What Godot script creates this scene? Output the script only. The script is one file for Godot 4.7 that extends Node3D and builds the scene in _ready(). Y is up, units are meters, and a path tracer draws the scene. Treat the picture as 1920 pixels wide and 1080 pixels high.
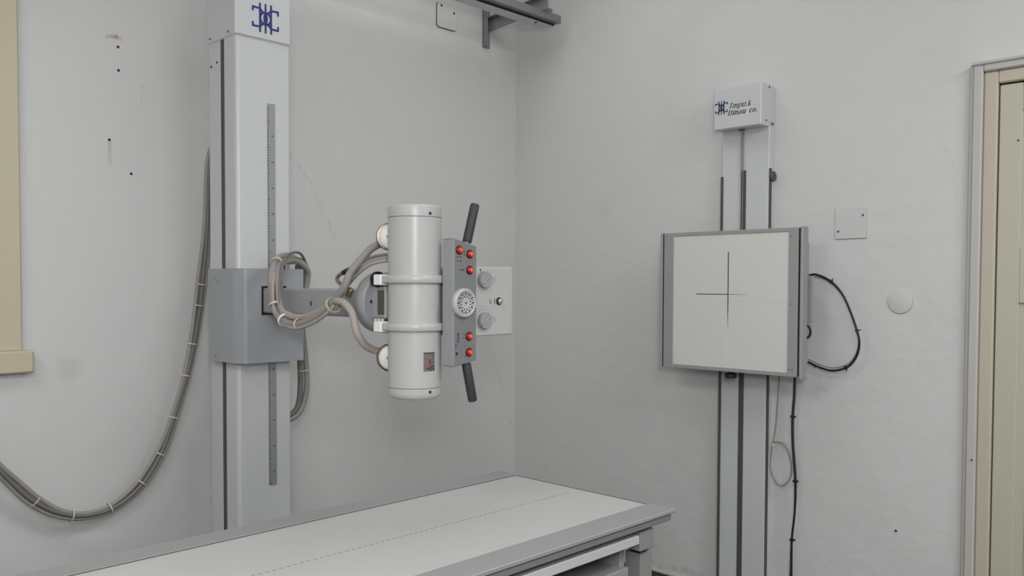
extends Node3D
# An X-ray room corner: wall_back is z = 0, wall_right is x = 0, the room lies in x < 0, z > 0. Units are metres.

const ROOM_X := -5.2
const ROOM_Z := 5.4
const ROOM_Y := 3.4

var spot := {}      # node -> its position in the world
var mats := {}


class Shape:
	var v := PackedVector3Array()
	var n := PackedVector3Array()
	var uv := PackedVector2Array()

	func tri(a: Vector3, b: Vector3, c: Vector3, na: Vector3, nb: Vector3, nc: Vector3, ua := Vector2.ZERO, ub := Vector2.ZERO, uc := Vector2.ZERO) -> void:
		if (c - a).cross(b - a).dot(na + nb + nc) < 0.0:
			v.append_array([a, c, b]); n.append_array([na, nc, nb]); uv.append_array([ua, uc, ub])
		else:
			v.append_array([a, b, c]); n.append_array([na, nb, nc]); uv.append_array([ua, ub, uc])

	func quad(a: Vector3, b: Vector3, c: Vector3, d: Vector3, out: Vector3, ua := Vector2(0, 1), ub := Vector2(1, 1), uc := Vector2(1, 0), ud := Vector2(0, 0)) -> void:
		var m := (b - a).cross(c - a)
		if m.length() < 1e-14:
			m = (c - a).cross(d - a)
		m = m.normalized()
		if m.dot(out) < 0.0:
			m = -m
		tri(a, b, c, m, m, m, ua, ub, uc)
		tri(a, c, d, m, m, m, ua, uc, ud)

	# a box from lo to hi with chamfered edges
	func box(lo: Vector3, hi: Vector3, bev := 0.0) -> void:
		var c := (lo + hi) / 2.0
		var h := (hi - lo) / 2.0
		oriented(c, Vector3.RIGHT, Vector3.UP, Vector3.BACK, h, bev)

	func oriented(c: Vector3, X: Vector3, Y: Vector3, Z: Vector3, h: Vector3, bev := 0.0) -> void:
		bev = minf(bev, 0.49 * minf(h.x * 2, minf(h.y * 2, h.z * 2)))
		var ax := [X, Y, Z]
		var hs := [h.x, h.y, h.z]
		for k in 3:
			var i := (k + 1) % 3
			var j := (k + 2) % 3
			for s in [-1.0, 1.0]:
				var o: Vector3 = c + ax[k] * (s * hs[k])
				var U: Vector3 = ax[i] * (hs[i] - bev)
				var W: Vector3 = ax[j] * (hs[j] - bev)
				quad(o - U - W, o + U - W, o + U + W, o - U + W, ax[k] * s)
		if bev <= 0.0:
			return
		for k in 3:      # the edges that run along axis k
			var i := (k + 1) % 3
			var j := (k + 2) % 3
			for s in [-1.0, 1.0]:
				for t in [-1.0, 1.0]:
					var a: Vector3 = c + ax[i] * (s * hs[i]) + ax[j] * (t * (hs[j] - bev))
					var b: Vector3 = c + ax[i] * (s * (hs[i] - bev)) + ax[j] * (t * hs[j])
					var L: Vector3 = ax[k] * (hs[k] - bev)
					quad(a - L, b - L, b + L, a + L, ax[i] * s + ax[j] * t)
		for s in [-1.0, 1.0]:
			for t in [-1.0, 1.0]:
				for u in [-1.0, 1.0]:
					var a: Vector3 = c + X * (s * h.x) + Y * (t * (h.y - bev)) + Z * (u * (h.z - bev))
					var b: Vector3 = c + X * (s * (h.x - bev)) + Y * (t * h.y) + Z * (u * (h.z - bev))
					var d: Vector3 = c + X * (s * (h.x - bev)) + Y * (t * (h.y - bev)) + Z * (u * h.z)
					var m: Vector3 = (X * s + Y * t + Z * u).normalized()
					tri(a, b, d, m, m, m)

	# a bar from a to b, w wide across side, t thick
	func bar(a: Vector3, b: Vector3, side: Vector3, w: float, t: float, bev := 0.0) -> void:
		var d := (b - a).normalized()
		var s := (side - d * side.dot(d)).normalized()
		oriented((a + b) / 2.0, d, s, d.cross(s), Vector3(a.distance_to(b) / 2.0, w / 2.0, t / 2.0), bev)

	# a flat outline in the axes U, V, pushed along N; bev chamfers the far rim
	func prism(poly: PackedVector2Array, o: Vector3, U: Vector3, V: Vector3, N: Vector3, depth: float, bev := 0.0) -> void:
		var top := poly
		if bev > 0.0:
			var shrunk := Geometry2D.offset_polygon(poly, -bev)
			if shrunk.size() == 1 and shrunk[0].size() == poly.size():
				# match each corner to its nearest shrunk corner
				top = PackedVector2Array()
				for p in poly:
					var best := shrunk[0][0]
					for q in shrunk[0]:
						if q.distance_to(p) < best.distance_to(p):
							best = q
					top.append(best)
			else:
				bev = 0.0
		var at := func(p: Vector2, h: float) -> Vector3: return o + U * p.x + V * p.y + N * h
		var ids := Geometry2D.triangulate_polygon(poly)
		for k in range(0, ids.size(), 3):
			var a := ids[k]
			var b := ids[k + 1]
			var c := ids[k + 2]
			tri(at.call(top[a], depth), at.call(top[b], depth), at.call(top[c], depth), N, N, N)
			tri(at.call(poly[a], 0.0), at.call(poly[b], 0.0), at.call(poly[c], 0.0), -N, -N, -N)
		var turn := 0.0
		for k in poly.size():
			turn += poly[k].cross(poly[(k + 1) % poly.size()])
		for k in poly.size():
			var l := (k + 1) % poly.size()
			var e := poly[l] - poly[k]
			var w := Vector2(e.y, -e.x) * signf(turn)
			var out := U * w.x + V * w.y
			quad(at.call(poly[k], 0.0), at.call(poly[l], 0.0), at.call(poly[l], depth - bev), at.call(poly[k], depth - bev), out)
			if bev > 0.0:
				quad(at.call(poly[k], depth - bev), at.call(poly[l], depth - bev), at.call(top[l], depth), at.call(top[k], depth), out.normalized() + N)

	# profile of (radius, height) turned round axis; neighbours within 50 degrees are smoothed
	func lathe(o: Vector3, axis: Vector3, profile: Array, sides := 48, from := 0.0, to := TAU) -> void:
		var A := axis.normalized()
		var U := A.cross(Vector3.UP if absf(A.y) < 0.9 else Vector3.BACK).normalized()
		var W := A.cross(U)
		var segs := profile.size() - 1
		var flat := []
		for k in segs:
			var e: Vector2 = profile[k + 1] - profile[k]
			flat.append(Vector2(e.y, -e.x).normalized())
		for k in segs:
			var p: Vector2 = profile[k]
			var q: Vector2 = profile[k + 1]
			if p.distance_to(q) < 1e-7:
				continue
			var np: Vector2 = flat[k]
			var nq: Vector2 = flat[k]
			if k > 0 and flat[k - 1].dot(flat[k]) > 0.64:
				np = (flat[k - 1] + flat[k]).normalized()
			if k < segs - 1 and flat[k + 1].dot(flat[k]) > 0.64:
				nq = (flat[k + 1] + flat[k]).normalized()
			for s in sides:
				var a0 := from + (to - from) * s / sides
				var a1 := from + (to - from) * (s + 1) / sides
				var d0 := U * cos(a0) + W * sin(a0)
				var d1 := U * cos(a1) + W * sin(a1)
				var A0 := o + d0 * p.x + A * p.y
				var B0 := o + d0 * q.x + A * q.y
				var A1 := o + d1 * p.x + A * p.y
				var B1 := o + d1 * q.x + A * q.y
				var n0 := d0 * np.x + A * np.y
				var m0 := d0 * nq.x + A * nq.y
				var n1 := d1 * np.x + A * np.y
				var m1 := d1 * nq.x + A * nq.y
				if q.x > 1e-6:
					tri(A0, B0, B1, n0, m0, m1)
				if p.x > 1e-6:
					tri(A0, B1, A1, n0, m1, n1)

	func tube(pts: Array, r: float, sides := 12, capped := true) -> void:
		var rings := []
		var t: Vector3 = (pts[1] - pts[0]).normalized()
		var U := t.cross(Vector3(0.31, 0.87, 0.38)).normalized()
		for k in pts.size():
			var d: Vector3 = (pts[mini(k + 1, pts.size() - 1)] - pts[maxi(k - 1, 0)]).normalized()
			U = (U - d * U.dot(d)).normalized()
			var W := d.cross(U)
			var ring := []
			for s in sides:
				ring.append(U * cos(TAU * s / sides) + W * sin(TAU * s / sides))
			rings.append(ring)
		for k in pts.size() - 1:
			for s in sides:
				var u: int = (s + 1) % sides
				var a: Vector3 = rings[k][s]
				var b: Vector3 = rings[k][u]
				var c: Vector3 = rings[k + 1][u]
				var d: Vector3 = rings[k + 1][s]
				tri(pts[k] + a * r, pts[k] + b * r, pts[k + 1] + c * r, a, b, c)
				tri(pts[k] + a * r, pts[k + 1] + c * r, pts[k + 1] + d * r, a, c, d)
		if capped:
			for e in [0, pts.size() - 1]:
				var m: Vector3 = (pts[e] - pts[1 if e == 0 else e - 1]).normalized()
				for s in sides:
					tri(pts[e], pts[e] + rings[e][s] * r, pts[e] + rings[e][(s + 1) % sides] * r, m, m, m)

	func mesh(shift: Vector3) -> ArrayMesh:
		var moved := PackedVector3Array()
		moved.resize(v.size())
		for k in v.size():
			moved[k] = v[k] - shift
		var a := []
		a.resize(Mesh.ARRAY_MAX)
		a[Mesh.ARRAY_VERTEX] = moved
		a[Mesh.ARRAY_NORMAL] = n
		a[Mesh.ARRAY_TEX_UV] = uv
		var m := ArrayMesh.new()
		m.add_surface_from_arrays(Mesh.PRIMITIVE_TRIANGLES, a)
		return m

	func middle() -> Vector3:
		var b := AABB(v[0], Vector3.ZERO)
		for p in v:
			b = b.expand(p)
		return Vector3(b.get_center().x, b.position.y, b.get_center().z)


# ---------------------------------------------------------------- helpers

func put(called: String, s: Shape, m: Material, parent: Node3D = self, label := "") -> MeshInstance3D:
	var o := MeshInstance3D.new()
	o.name = called
	var c := s.middle()
	o.mesh = s.mesh(c)
	o.material_override = m
	parent.add_child(o, true)
	o.position = c - spot.get(parent, Vector3.ZERO)
	spot[o] = c
	if label:
		o.set_meta("label", label)
	return o


func thing(called: String, label: String, category: String, at: Vector3, group := "") -> Node3D:
	var o := Node3D.new()
	o.name = called
	add_child(o, true)
	o.position = at
	spot[o] = at
	return tag(o, label, category, group)


func tag(o: Node3D, label: String, category: String, group := "") -> Node3D:
	o.set_meta("label", label)
	o.set_meta("category", category)
	if group:
		o.set_meta("group", group)
	return o


func structure(called: String, s: Shape, m: Material, label: String, category: String) -> MeshInstance3D:
	var o := put(called, s, m)
	tag(o, label, category)
	o.set_meta("kind", "structure")
	return o


func paint(c: Color, rough := 0.5, metal := 0.0, relief: Texture2D = null, tile := 1.0, depth := 0.3) -> StandardMaterial3D:
	var m := StandardMaterial3D.new()
	m.albedo_color = c
	m.roughness = rough
	m.metallic = metal
	if relief:
		m.normal_enabled = true
		m.normal_texture = relief
		m.normal_scale = depth
		m.uv1_triplanar = true
		m.uv1_world_triplanar = true
		m.uv1_scale = Vector3.ONE / tile
	return m


func relief(seed_: int, freq: float, octaves: int, strength: float) -> NoiseTexture2D:
	var f := FastNoiseLite.new()
	f.seed = seed_
	f.frequency = freq
	f.fractal_octaves = octaves
	var t := NoiseTexture2D.new()
	t.width = 512
	t.height = 512
	t.seamless = true
	t.as_normal_map = true
	t.bump_strength = strength
	t.noise = f
	return t


func curve(pts: Array, steps := 6) -> Array:
	var out := []
	for k in pts.size() - 1:
		var a: Vector3 = pts[maxi(k - 1, 0)]
		var b: Vector3 = pts[k]
		var c: Vector3 = pts[k + 1]
		var d: Vector3 = pts[mini(k + 2, pts.size() - 1)]
		for s in steps:
			out.append(b.cubic_interpolate(c, a, d, float(s) / steps))
	out.append(pts[-1])
	return out


func disc(at: Vector3, axis: Vector3, r: float, t: float, round_ := 0.0, sides := 32) -> Shape:
	var s := Shape.new()
	if round_ > 0.0:
		s.lathe(at, axis, [Vector2(0, 0), Vector2(r, 0), Vector2(r, t - round_), Vector2(r - round_ * 0.3, t - round_ * 0.3), Vector2(r - round_, t), Vector2(0, t)], sides)
	else:
		s.lathe(at, axis, [Vector2(0, 0), Vector2(r, 0), Vector2(r, t), Vector2(0, t)], sides)
	return s


# thin raised strokes along polylines drawn in the plane U, V
func strokes(s: Shape, o: Vector3, U: Vector3, V: Vector3, lines: Array, w: float, t := 0.0008) -> void:
	var N := U.cross(V)
	var count := 0
	for line in lines:
		for k in line.size() - 1:
			var a: Vector3 = o + U * line[k].x + V * line[k].y
			var b: Vector3 = o + U * line[k + 1].x + V * line[k + 1].y
			var d := (b - a).normalized() * w * 0.3
			count += 1      # no two strokes in the same plane
			s.bar(a - d, b + d, N.cross(b - a), w, t * (2.0 + (count % 13) * 0.04 + (count % 2) * 0.5))


func emblem(o: Vector3, U: Vector3, V: Vector3, k: float) -> Shape:
	var s := Shape.new()
	var lines := []
	for x in [-0.44, 0.0, 0.44]:
		lines.append([Vector2(x, -1.0) * k, Vector2(x, 1.0) * k])
	for sx in [-1.0, 1.0]:
		for sy in [-1.0, 1.0]:
			lines.append([Vector2(sx * 1.0, sy * 0.42) * k, Vector2(sx * 1.0, sy * 0.67) * k, Vector2(sx * 0.5, sy * 0.655) * k, Vector2(sx * 0.4, sy * 0.6) * k, Vector2(sx * 0.22, sy * 0.42) * k, Vector2(0, sy * 0.38) * k])
	var ring := []
	for a in 25:
		ring.append(Vector2(cos(TAU * a / 24), sin(TAU * a / 24)) * 0.42 * k)
	lines.append(ring)
	strokes(s, o, U, V, lines, 0.135 * k)
	var pupil := PackedVector2Array()
	for a in 24:
		pupil.append(Vector2(cos(TAU * a / 24) * 0.17, sin(TAU * a / 24) * 0.4) * k)
	s.prism(pupil, o, U, V, U.cross(V), 0.0013)
	return s


func lettering(text: String, at: Vector3, X: Vector3, Y: Vector3, size: float, wide: float, lean: float, m: Material, parent: Node3D) -> void:
	var f := SystemFont.new()
	f.font_names = PackedStringArray(["Droid Serif"])
	f.font_weight = 700
	var t := TextMesh.new()
	t.text = text
	t.font = f
	t.font_size = 40
	t.pixel_size = size / 40.0
	t.depth = 0.001
	t.horizontal_alignment = HORIZONTAL_ALIGNMENT_LEFT
	var o := MeshInstance3D.new()
	o.name = "lettering"
	o.mesh = t
	o.material_override = m
	parent.add_child(o, true)
	o.transform = Transform3D(Basis(X * wide, Y + X * lean, X.cross(Y)), at - spot[parent])
	spot[o] = at


# ---------------------------------------------------------------- wall paint

var noise := FastNoiseLite.new()

func dab(im: Image, x: float, y: float, r: float, c: Color, a: float) -> void:
	for j in range(int(y - r - 1), int(y + r + 2)):
		for i in range(int(x - r - 1), int(x + r + 2)):
			if i < 0 or j < 0 or i >= im.get_width() or j >= im.get_height():
				continue
			var d := Vector2(i - x, j - y).length() / r
			if d < 1.0:
				var k := a * (1.0 - d * d)
				im.set_pixel(i, j, im.get_pixel(i, j).lerp(c, k))


func crack(im: Image, pts: Array, r: float, c: Color, a: float) -> void:
	for k in pts.size() - 1:
		var p: Vector2 = pts[k]
		var q: Vector2 = pts[k + 1]
		var steps := int(p.distance_to(q) / 1.0) + 1
		for s in steps:
			var m := p.lerp(q, float(s) / steps)
			var wob := Vector2(noise.get_noise_2d(m.x * 4.0, m.y * 4.0), noise.get_noise_2d(m.y * 4.0 + 300.0, m.x * 4.0)) * 7.0
			var fade := clampf(0.55 + noise.get_noise_2d(m.x * 3.0 + 900.0, m.y * 3.0) * 1.6, 0.0, 1.0)
			dab(im, m.x + wob.x, m.y + wob.y, r, c, a * fade * 0.35)


func wall_image(w: int, h: int, base: Color, seed_: int) -> Image:
	var im := Image.create(w, h, false, Image.FORMAT_RGB8)
	im.fill(base)
	var rng := RandomNumberGenerator.new()
	rng.seed = seed_
	for k in 120:      # faint uneven patches of overpainting
		var c := base.darkened(0.05) if k % 2 else base.lightened(0.06)
		dab(im, rng.randf() * w, rng.randf() * h, rng.randf_range(20, 80), c, rng.randf_range(0.1, 0.3))
	return im


func wall_paint(im: Image, bumps: Texture2D) -> StandardMaterial3D:
	var m := StandardMaterial3D.new()
	m.albedo_texture = ImageTexture.create_from_image(im)
	m.roughness = 0.75
	m.heightmap_enabled = false
	m.normal_enabled = true
	m.normal_texture = bumps
	m.normal_scale = 0.32
	return m


# ---------------------------------------------------------------- the scene

func _ready() -> void:
	# camera
	var cam := Camera3D.new()
	cam.name = "camera"
	cam.projection = Camera3D.PROJECTION_FRUSTUM
	cam.near = 0.05
	cam.far = 60.0
	cam.size = 1080.0 / 1603.72 * cam.near
	cam.frustum_offset = Vector2(0.0, 44.21 / 1603.72 * cam.near)
	var yaw := 0.7984
	var pitch := 0.0311
	var roll := 0.0035
	var f := Vector3(cos(pitch) * sin(yaw), -sin(pitch), -cos(pitch) * cos(yaw))
	var r := Vector3(cos(yaw), 0, sin(yaw))
	var u := r.cross(f)
	var r2 := r * cos(roll) + u * sin(roll)
	var u2 := u * cos(roll) - r * sin(roll)
	add_child(cam)
	cam.transform = Transform3D(Basis(r2, u2, -f), Vector3(-3.5176, 1.42, 3.4024))
	cam.current = true

	# sky and exposure
	var env := Environment.new()
	env.background_mode = Environment.BG_SKY
	env.sky = Sky.new()
	env.sky.sky_material = PhysicalSkyMaterial.new()
	env.tonemap_mode = Environment.TONE_MAPPER_LINEAR
	env.tonemap_exposure = 0.835
	env.sdfgi_enabled = true
	env.ssao_enabled = true
	env.ssil_enabled = true
	var we := WorldEnvironment.new()
	we.name = "environment"
	we.environment = env
	add_child(we)

	# lamps: four square ceiling panels, and a photographer's soft box behind the camera as a weak fill
	make_materials()
	ceiling_light("ceiling_light", Vector3(-1.5, ROOM_Y, 4.55), 1.2, 7.6, "square white ceiling light panel nearest to the cream door")
	ceiling_light("ceiling_light_001", Vector3(-4.45, ROOM_Y, 1.6), 1.2, 3.3, "square white ceiling light panel nearest to the boarded window")
	ceiling_light("ceiling_light_002", Vector3(-4.4, ROOM_Y, 4.6), 1.2, 7.4, "square white ceiling light panel in the corner behind the camera")
	ceiling_light("ceiling_light_003", Vector3(-1.1, ROOM_Y, 1.1), 1.2, 0.9, "square white ceiling light panel in the corner above the table end")
	soft_box(Vector3(-3.75, 1.88, 3.75), 3.4)

	build_room()
	build_door()
	build_window()
	build_table()
	build_tube_stand()
	build_receptor()
	build_guide_rail()
	build_cables()
	build_plates()


func make_materials() -> void:
	noise.seed = 5
	noise.frequency = 0.02
	var fine := relief(11, 0.02, 4, 2.0)
	mats.enamel = paint(Color(0.77, 0.775, 0.775), 0.38, 0.0, fine, 0.5, 0.03)
	mats.tube_white = paint(Color(0.70, 0.698, 0.688), 0.33)
	mats.cream = paint(Color(0.85, 0.835, 0.79), 0.4)
	mats.grey = paint(Color(0.595, 0.605, 0.62), 0.42, 0.0, fine, 0.5, 0.03)
	mats.grey_light = paint(Color(0.586, 0.590, 0.595), 0.4)
	mats.beam_white = paint(Color(0.75, 0.75, 0.755), 0.5, 0.0, relief(61, 0.1, 2, 3.0), 0.1, 0.25)
	mats.grey_green = paint(Color(0.53, 0.54, 0.53), 0.5)
	mats.panel_grey = paint(Color(0.466, 0.471, 0.475), 0.45)
	mats.alu = paint(Color(0.608, 0.608, 0.606), 0.5, 0.15)
	mats.steel_grey = paint(Color(0.5, 0.505, 0.51), 0.5, 0.2)
	mats.dark_gap = paint(Color(0.1, 0.1, 0.1), 0.8)
	mats.dark = paint(Color(0.3, 0.295, 0.28), 0.6)
	mats.black = paint(Color(0.07, 0.07, 0.075), 0.55)
	mats.rubber = paint(Color(0.2, 0.205, 0.22), 0.6, 0.0, relief(31, 0.08, 2, 3.0), 0.1, 0.15)
	mats.cable = paint(Color(0.56, 0.545, 0.53), 0.6)
	mats.cable_warm = paint(Color(0.63, 0.6, 0.57), 0.6)
	mats.cable_dark = paint(Color(0.43, 0.42, 0.41), 0.6)
	mats.tie = paint(Color(0.78, 0.74, 0.64), 0.5)
	mats.white_tape = paint(Color(0.92, 0.92, 0.92), 0.5)
	mats.chrome = paint(Color(0.85, 0.83, 0.78), 0.15, 1.0)
	mats.ring_metal = paint(Color(0.5, 0.47, 0.43), 0.22, 1.0)
	mats.brass = paint(Color(0.6, 0.53, 0.38), 0.35, 0.8)
	mats.blue = paint(Color(0.08, 0.12, 0.42), 0.5)
	mats.navy = paint(Color(0.12, 0.12, 0.28), 0.5)
	mats.ink = paint(Color(0.12, 0.12, 0.14), 0.6)
	mats.mark = paint(Color(0.36, 0.36, 0.36), 0.6)
	mats.table_white = paint(Color(0.736, 0.739, 0.727), 0.35)
	mats.trim_cream = paint(Color(0.721, 0.689, 0.624), 0.45, 0.0, relief(41, 0.012, 4, 3.0), 0.6, 0.12)
	mats.trim_pale = paint(Color(0.717, 0.703, 0.680), 0.5, 0.0, relief(41, 0.012, 4, 3.0), 0.6, 0.12)
	mats.door_cream = paint(Color(0.712, 0.698, 0.628), 0.42, 0.0, relief(43, 0.012, 4, 3.0), 0.6, 0.1)
	mats.window_cream = paint(Color(0.742, 0.708, 0.616), 0.45, 0.0, relief(47, 0.012, 4, 3.0), 0.6, 0.1)
	mats.plate = paint(Color(0.795, 0.795, 0.787), 0.7)
	mats.wall_white = paint(Color(0.775, 0.775, 0.767), 0.8)
	mats.gasket = paint(Color(0.55, 0.55, 0.54), 0.7)
	var red := paint(Color(0.6, 0.07, 0.03), 0.22)
	red.emission_enabled = true
	red.emission = Color(1.0, 0.16, 0.05)
	red.emission_energy_multiplier = 0.22
	mats.red = red
	mats.button_rim = paint(Color(0.16, 0.05, 0.03), 0.3)
	var glow := paint(Color(0.9, 0.3, 0.15), 0.25)
	glow.emission_enabled = true
	glow.emission = Color(1.0, 0.4, 0.2)
	glow.emission_energy_multiplier = 0.55
	mats.glow = glow
	var panel := StandardMaterial3D.new()
	panel.albedo_color = Color(0.9, 0.9, 0.9)
	panel.emission_enabled = true
	panel.emission = Color(1, 0.98, 0.95)
	panel.emission_energy_multiplier = 0.6
	mats.lamp = panel


func ceiling_light(called: String, at: Vector3, side: float, energy: float, label: String) -> void:
	var o := thing(called, label, "light", at - Vector3(0, 0.06, 0), "ceiling light panels")
	var h := side / 2.0
	var s := Shape.new()
	for k in [-1.0, 1.0]:
		s.box(at + Vector3(k * h - 0.02, -0.06, -h - 0.02), at + Vector3(k * h + 0.02, 0, h + 0.02), 0.004)
		s.box(at + Vector3(-h, -0.06, k * h - 0.02), at + Vector3(h, 0, k * h + 0.02), 0.004)
	put("frame", s, mats.enamel, o)
	s = Shape.new()
	s.box(at + Vector3(-h, -0.05, -h), at + Vector3(h, -0.01, h))
	put("diffuser", s, mats.lamp, o)
	var l := AreaLight3D.new()
	l.name = "panel_light"
	l.area_size = Vector2(side - 0.06, side - 0.06)
	l.area_range = 14.0
	l.area_attenuation = 2.0
	l.light_energy = energy
	l.light_color = Color(0.985, 0.99, 1.0)
	l.shadow_enabled = true
	o.add_child(l)
	l.position = Vector3(0, -0.012, 0)
	l.rotation.x = -PI / 2


func soft_box(at: Vector3, energy: float) -> void:
	var o := thing("soft_box", "photographer's soft box on a light stand behind the camera", "light", Vector3(at.x, 0, at.z))
	var aim := (Vector3(-0.6, 1.3, 0.6) - at).normalized()
	var X := aim.cross(Vector3.UP).normalized()
	var Y := X.cross(aim)
	var s := Shape.new()
	s.oriented(at, X, Y, aim, Vector3(0.2, 0.2, 0.006))
	put("diffuser", s, mats.lamp, o)
	s = Shape.new()
	var back := at - aim * 0.25
	var rim := [at - X * 0.215 - Y * 0.215, at + X * 0.215 - Y * 0.215, at + X * 0.215 + Y * 0.215, at - X * 0.215 + Y * 0.215]
	for k in 4:
		var p: Vector3 = rim[k] - aim * 0.008
		var q: Vector3 = rim[(k + 1) % 4] - aim * 0.008
		var p2: Vector3 = back + (p - at) * 0.25
		var q2: Vector3 = back + (q - at) * 0.25
		s.quad(p, q, q2, p2, (p + q) / 2.0 - at)
	s.oriented(back, X, Y, aim, Vector3(0.08, 0.08, 0.05), 0.01)
	put("hood", s, mats.black, o)
	s = Shape.new()
	s.tube([back, Vector3(back.x, 0.5, back.z)], 0.014)
	for k in 3:
		var d := Vector3(cos(TAU * k / 3), 0, sin(TAU * k / 3))
		s.tube([Vector3(back.x, 0.5, back.z), Vector3(back.x, 0.012, back.z) + d * 0.4], 0.01)
	put("stand", s, mats.black, o)
	var l := AreaLight3D.new()
	l.name = "flash_light"
	l.area_size = Vector2(0.38, 0.38)
	l.area_range = 14.0
	l.area_attenuation = 2.0
	l.light_energy = energy
	l.light_color = Color(0.985, 0.99, 1.0)
	l.shadow_enabled = true
	o.add_child(l)
	l.transform = Transform3D(Basis(X, Y, -aim), at + aim * 0.012 - spot[o])


func build_room() -> void:
	var grain := FastNoiseLite.new()
	grain.seed = 3
	grain.frequency = 0.022
	grain.fractal_octaves = 5
	var bumps := NoiseTexture2D.new()
	bumps.width = 2048
	bumps.height = 1340
	bumps.as_normal_map = true
	bumps.bump_strength = 2.2
	bumps.noise = grain
	var X := ROOM_X
	var Z := ROOM_Z
	var Y := ROOM_Y
	var base := Color(0.795, 0.795, 0.785)
	var rust := Color(0.6, 0.46, 0.36)
	var line := Color(0.5, 0.5, 0.48)
	# wall_back, texture maps x from -5.2 to 0 and y from 3.4 to 0
	var im := wall_image(2048, 1340, base, 21)
	var B := func(x: float, y: float) -> Vector2: return Vector2((x - X) / -X * 2048.0, (1.0 - y / Y) * 1340.0)
	crack(im, [B.call(-1.62, 2.13), B.call(-1.52, 2.08), B.call(-1.44, 1.98), B.call(-1.36, 1.9), B.call(-1.31, 1.8), B.call(-1.26, 1.72), B.call(-1.2, 1.62)], 1.5, line, 0.5)
	crack(im, [B.call(-0.25, 1.2), B.call(-0.2, 1.05), B.call(-0.13, 0.9), B.call(-0.06, 0.72), B.call(-0.02, 0.6)], 1.5, line, 0.5)
	crack(im, [B.call(-2.11, 2.2), B.call(-2.12, 2.12)], 1.4, line, 0.35)
	crack(im, [B.call(-2.24, 2.362), B.call(-2.215, 2.362), B.call(-2.19, 2.354)], 4.0, rust, 0.9)
	for k in 14:
		var p: Vector2 = B.call(-2.237, 1.965 - k * 0.007)
		dab(im, p.x, p.y, 4.0, rust, 0.18 - k * 0.011)
	var smudge: Vector2 = B.call(-2.395, 1.1)
	dab(im, smudge.x, smudge.y, 22.0, Color(0.7, 0.7, 0.69), 0.4)
	var mb := wall_paint(im, bumps)
	var t := 0.2
	var hole := [-3.75, -2.62, 1.185, 2.75]      # the window's opening
	var s := Shape.new()
	wall_piece(s, Vector3(X, 0, 0), Vector3(hole[0], Y, 0), Vector3.BACK, t, X, 0, Y)
	wall_piece(s, Vector3(hole[1], 0, 0), Vector3(0, Y, 0), Vector3.BACK, t, X, 0, Y)
	wall_piece(s, Vector3(hole[0], 0, 0), Vector3(hole[1], hole[2], 0), Vector3.BACK, t, X, 0, Y)
	wall_piece(s, Vector3(hole[0], hole[3], 0), Vector3(hole[1], Y, 0), Vector3.BACK, t, X, 0, Y)
	var wb := structure("wall_back", s, mb, "white plastered wall with fine cracks behind the X-ray tube stand", "wall")
	# nail holes and a wall plug in it
	for p in [Vector2(-2.201, 2.329), Vector2(-2.2, 2.24), Vector2(-2.237, 1.97), Vector2(-2.156, 1.848)]:
		put("nail_hole", disc(Vector3(p.x, p.y, -0.002), Vector3.BACK, 0.0055, 0.004, 0.001, 10), mats.black, wb)

	# wall_right, texture maps z from 0 to 5.4
	im = wall_image(2048, 1290, base, 22)
	var R := func(z: float, y: float) -> Vector2: return Vector2(z / Z * 2048.0, (1.0 - y / Y) * 1290.0)
	crack(im, [R.call(2.29, 1.95), R.call(2.33, 1.8), R.call(2.34, 1.6)], 1.4, line, 0.2)
	crack(im, [R.call(0.9, 0.06), R.call(1.0, 0.03), R.call(1.15, 0.05), R.call(1.3, 0.03)], 6.0, Color(0.7, 0.62, 0.58), 0.12)
	var mr := wall_paint(im, bumps)
	s = Shape.new()
	wall_piece(s, Vector3(0, 0, -t), Vector3(0, Y, 2.43), Vector3.LEFT, t, 0, Z, Y)
	wall_piece(s, Vector3(0, 0, 3.43), Vector3(0, Y, Z), Vector3.LEFT, t, 0, Z, Y)
	wall_piece(s, Vector3(0, 2.19, 2.43), Vector3(0, Y, 3.43), Vector3.LEFT, t, 0, Z, Y)
	var wr := structure("wall_right", s, mr, "white plastered wall with the cream door and the wall bucky stand", "wall")
	put("nail_hole", disc(Vector3(0.002, 0.439, 2.132), Vector3.LEFT, 0.005, 0.004, 0.001, 10), mats.black, wr)
	put("nail_hole", disc(Vector3(0.002, 1.075, 1.785), Vector3.LEFT, 0.003, 0.004, 0.001, 10), mats.black, wr)

	im = wall_image(512, 320, base, 23)
	var mf := wall_paint(im, bumps)
	s = Shape.new()
	wall_piece(s, Vector3(X, 0, -t), Vector3(X, Y, Z + t), Vector3.RIGHT, t, 0, Z, Y)
	structure("wall_left", s, mf, "plain white plastered wall at the left side of the room", "wall")
	s = Shape.new()
	wall_piece(s, Vector3(X, 0, Z), Vector3(0, Y, Z), Vector3.FORWARD, t, X, 0, Y)
	structure("wall_front", s, mf, "plain white plastered wall behind the camera", "wall")
	s = Shape.new()
	s.box(Vector3(X - t, -0.2, -t), Vector3(t, 0, Z + t))
	structure("floor", s, paint(Color(0.13, 0.12, 0.12), 0.5, 0.0, relief(51, 0.03, 4, 2.0), 1.0, 0.1), "dark vinyl floor of the X-ray room", "floor")
	s = Shape.new()
	s.box(Vector3(X - t, Y, -t), Vector3(t, Y + 0.2, Z + t))
	structure("ceiling", s, paint(Color(0.86, 0.86, 0.85), 0.8), "white painted ceiling of the X-ray room", "ceiling")
	s = Shape.new()
	s.box(Vector3(-0.016, 0, 0.016), Vector3(0, 0.016, 2.39), 0.004)
	structure("baseboard_right", s, paint(Color(0.72, 0.69, 0.66), 0.8), "low plaster ledge along the foot of the wall under the bucky stand", "baseboard")
	s = Shape.new()
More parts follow.
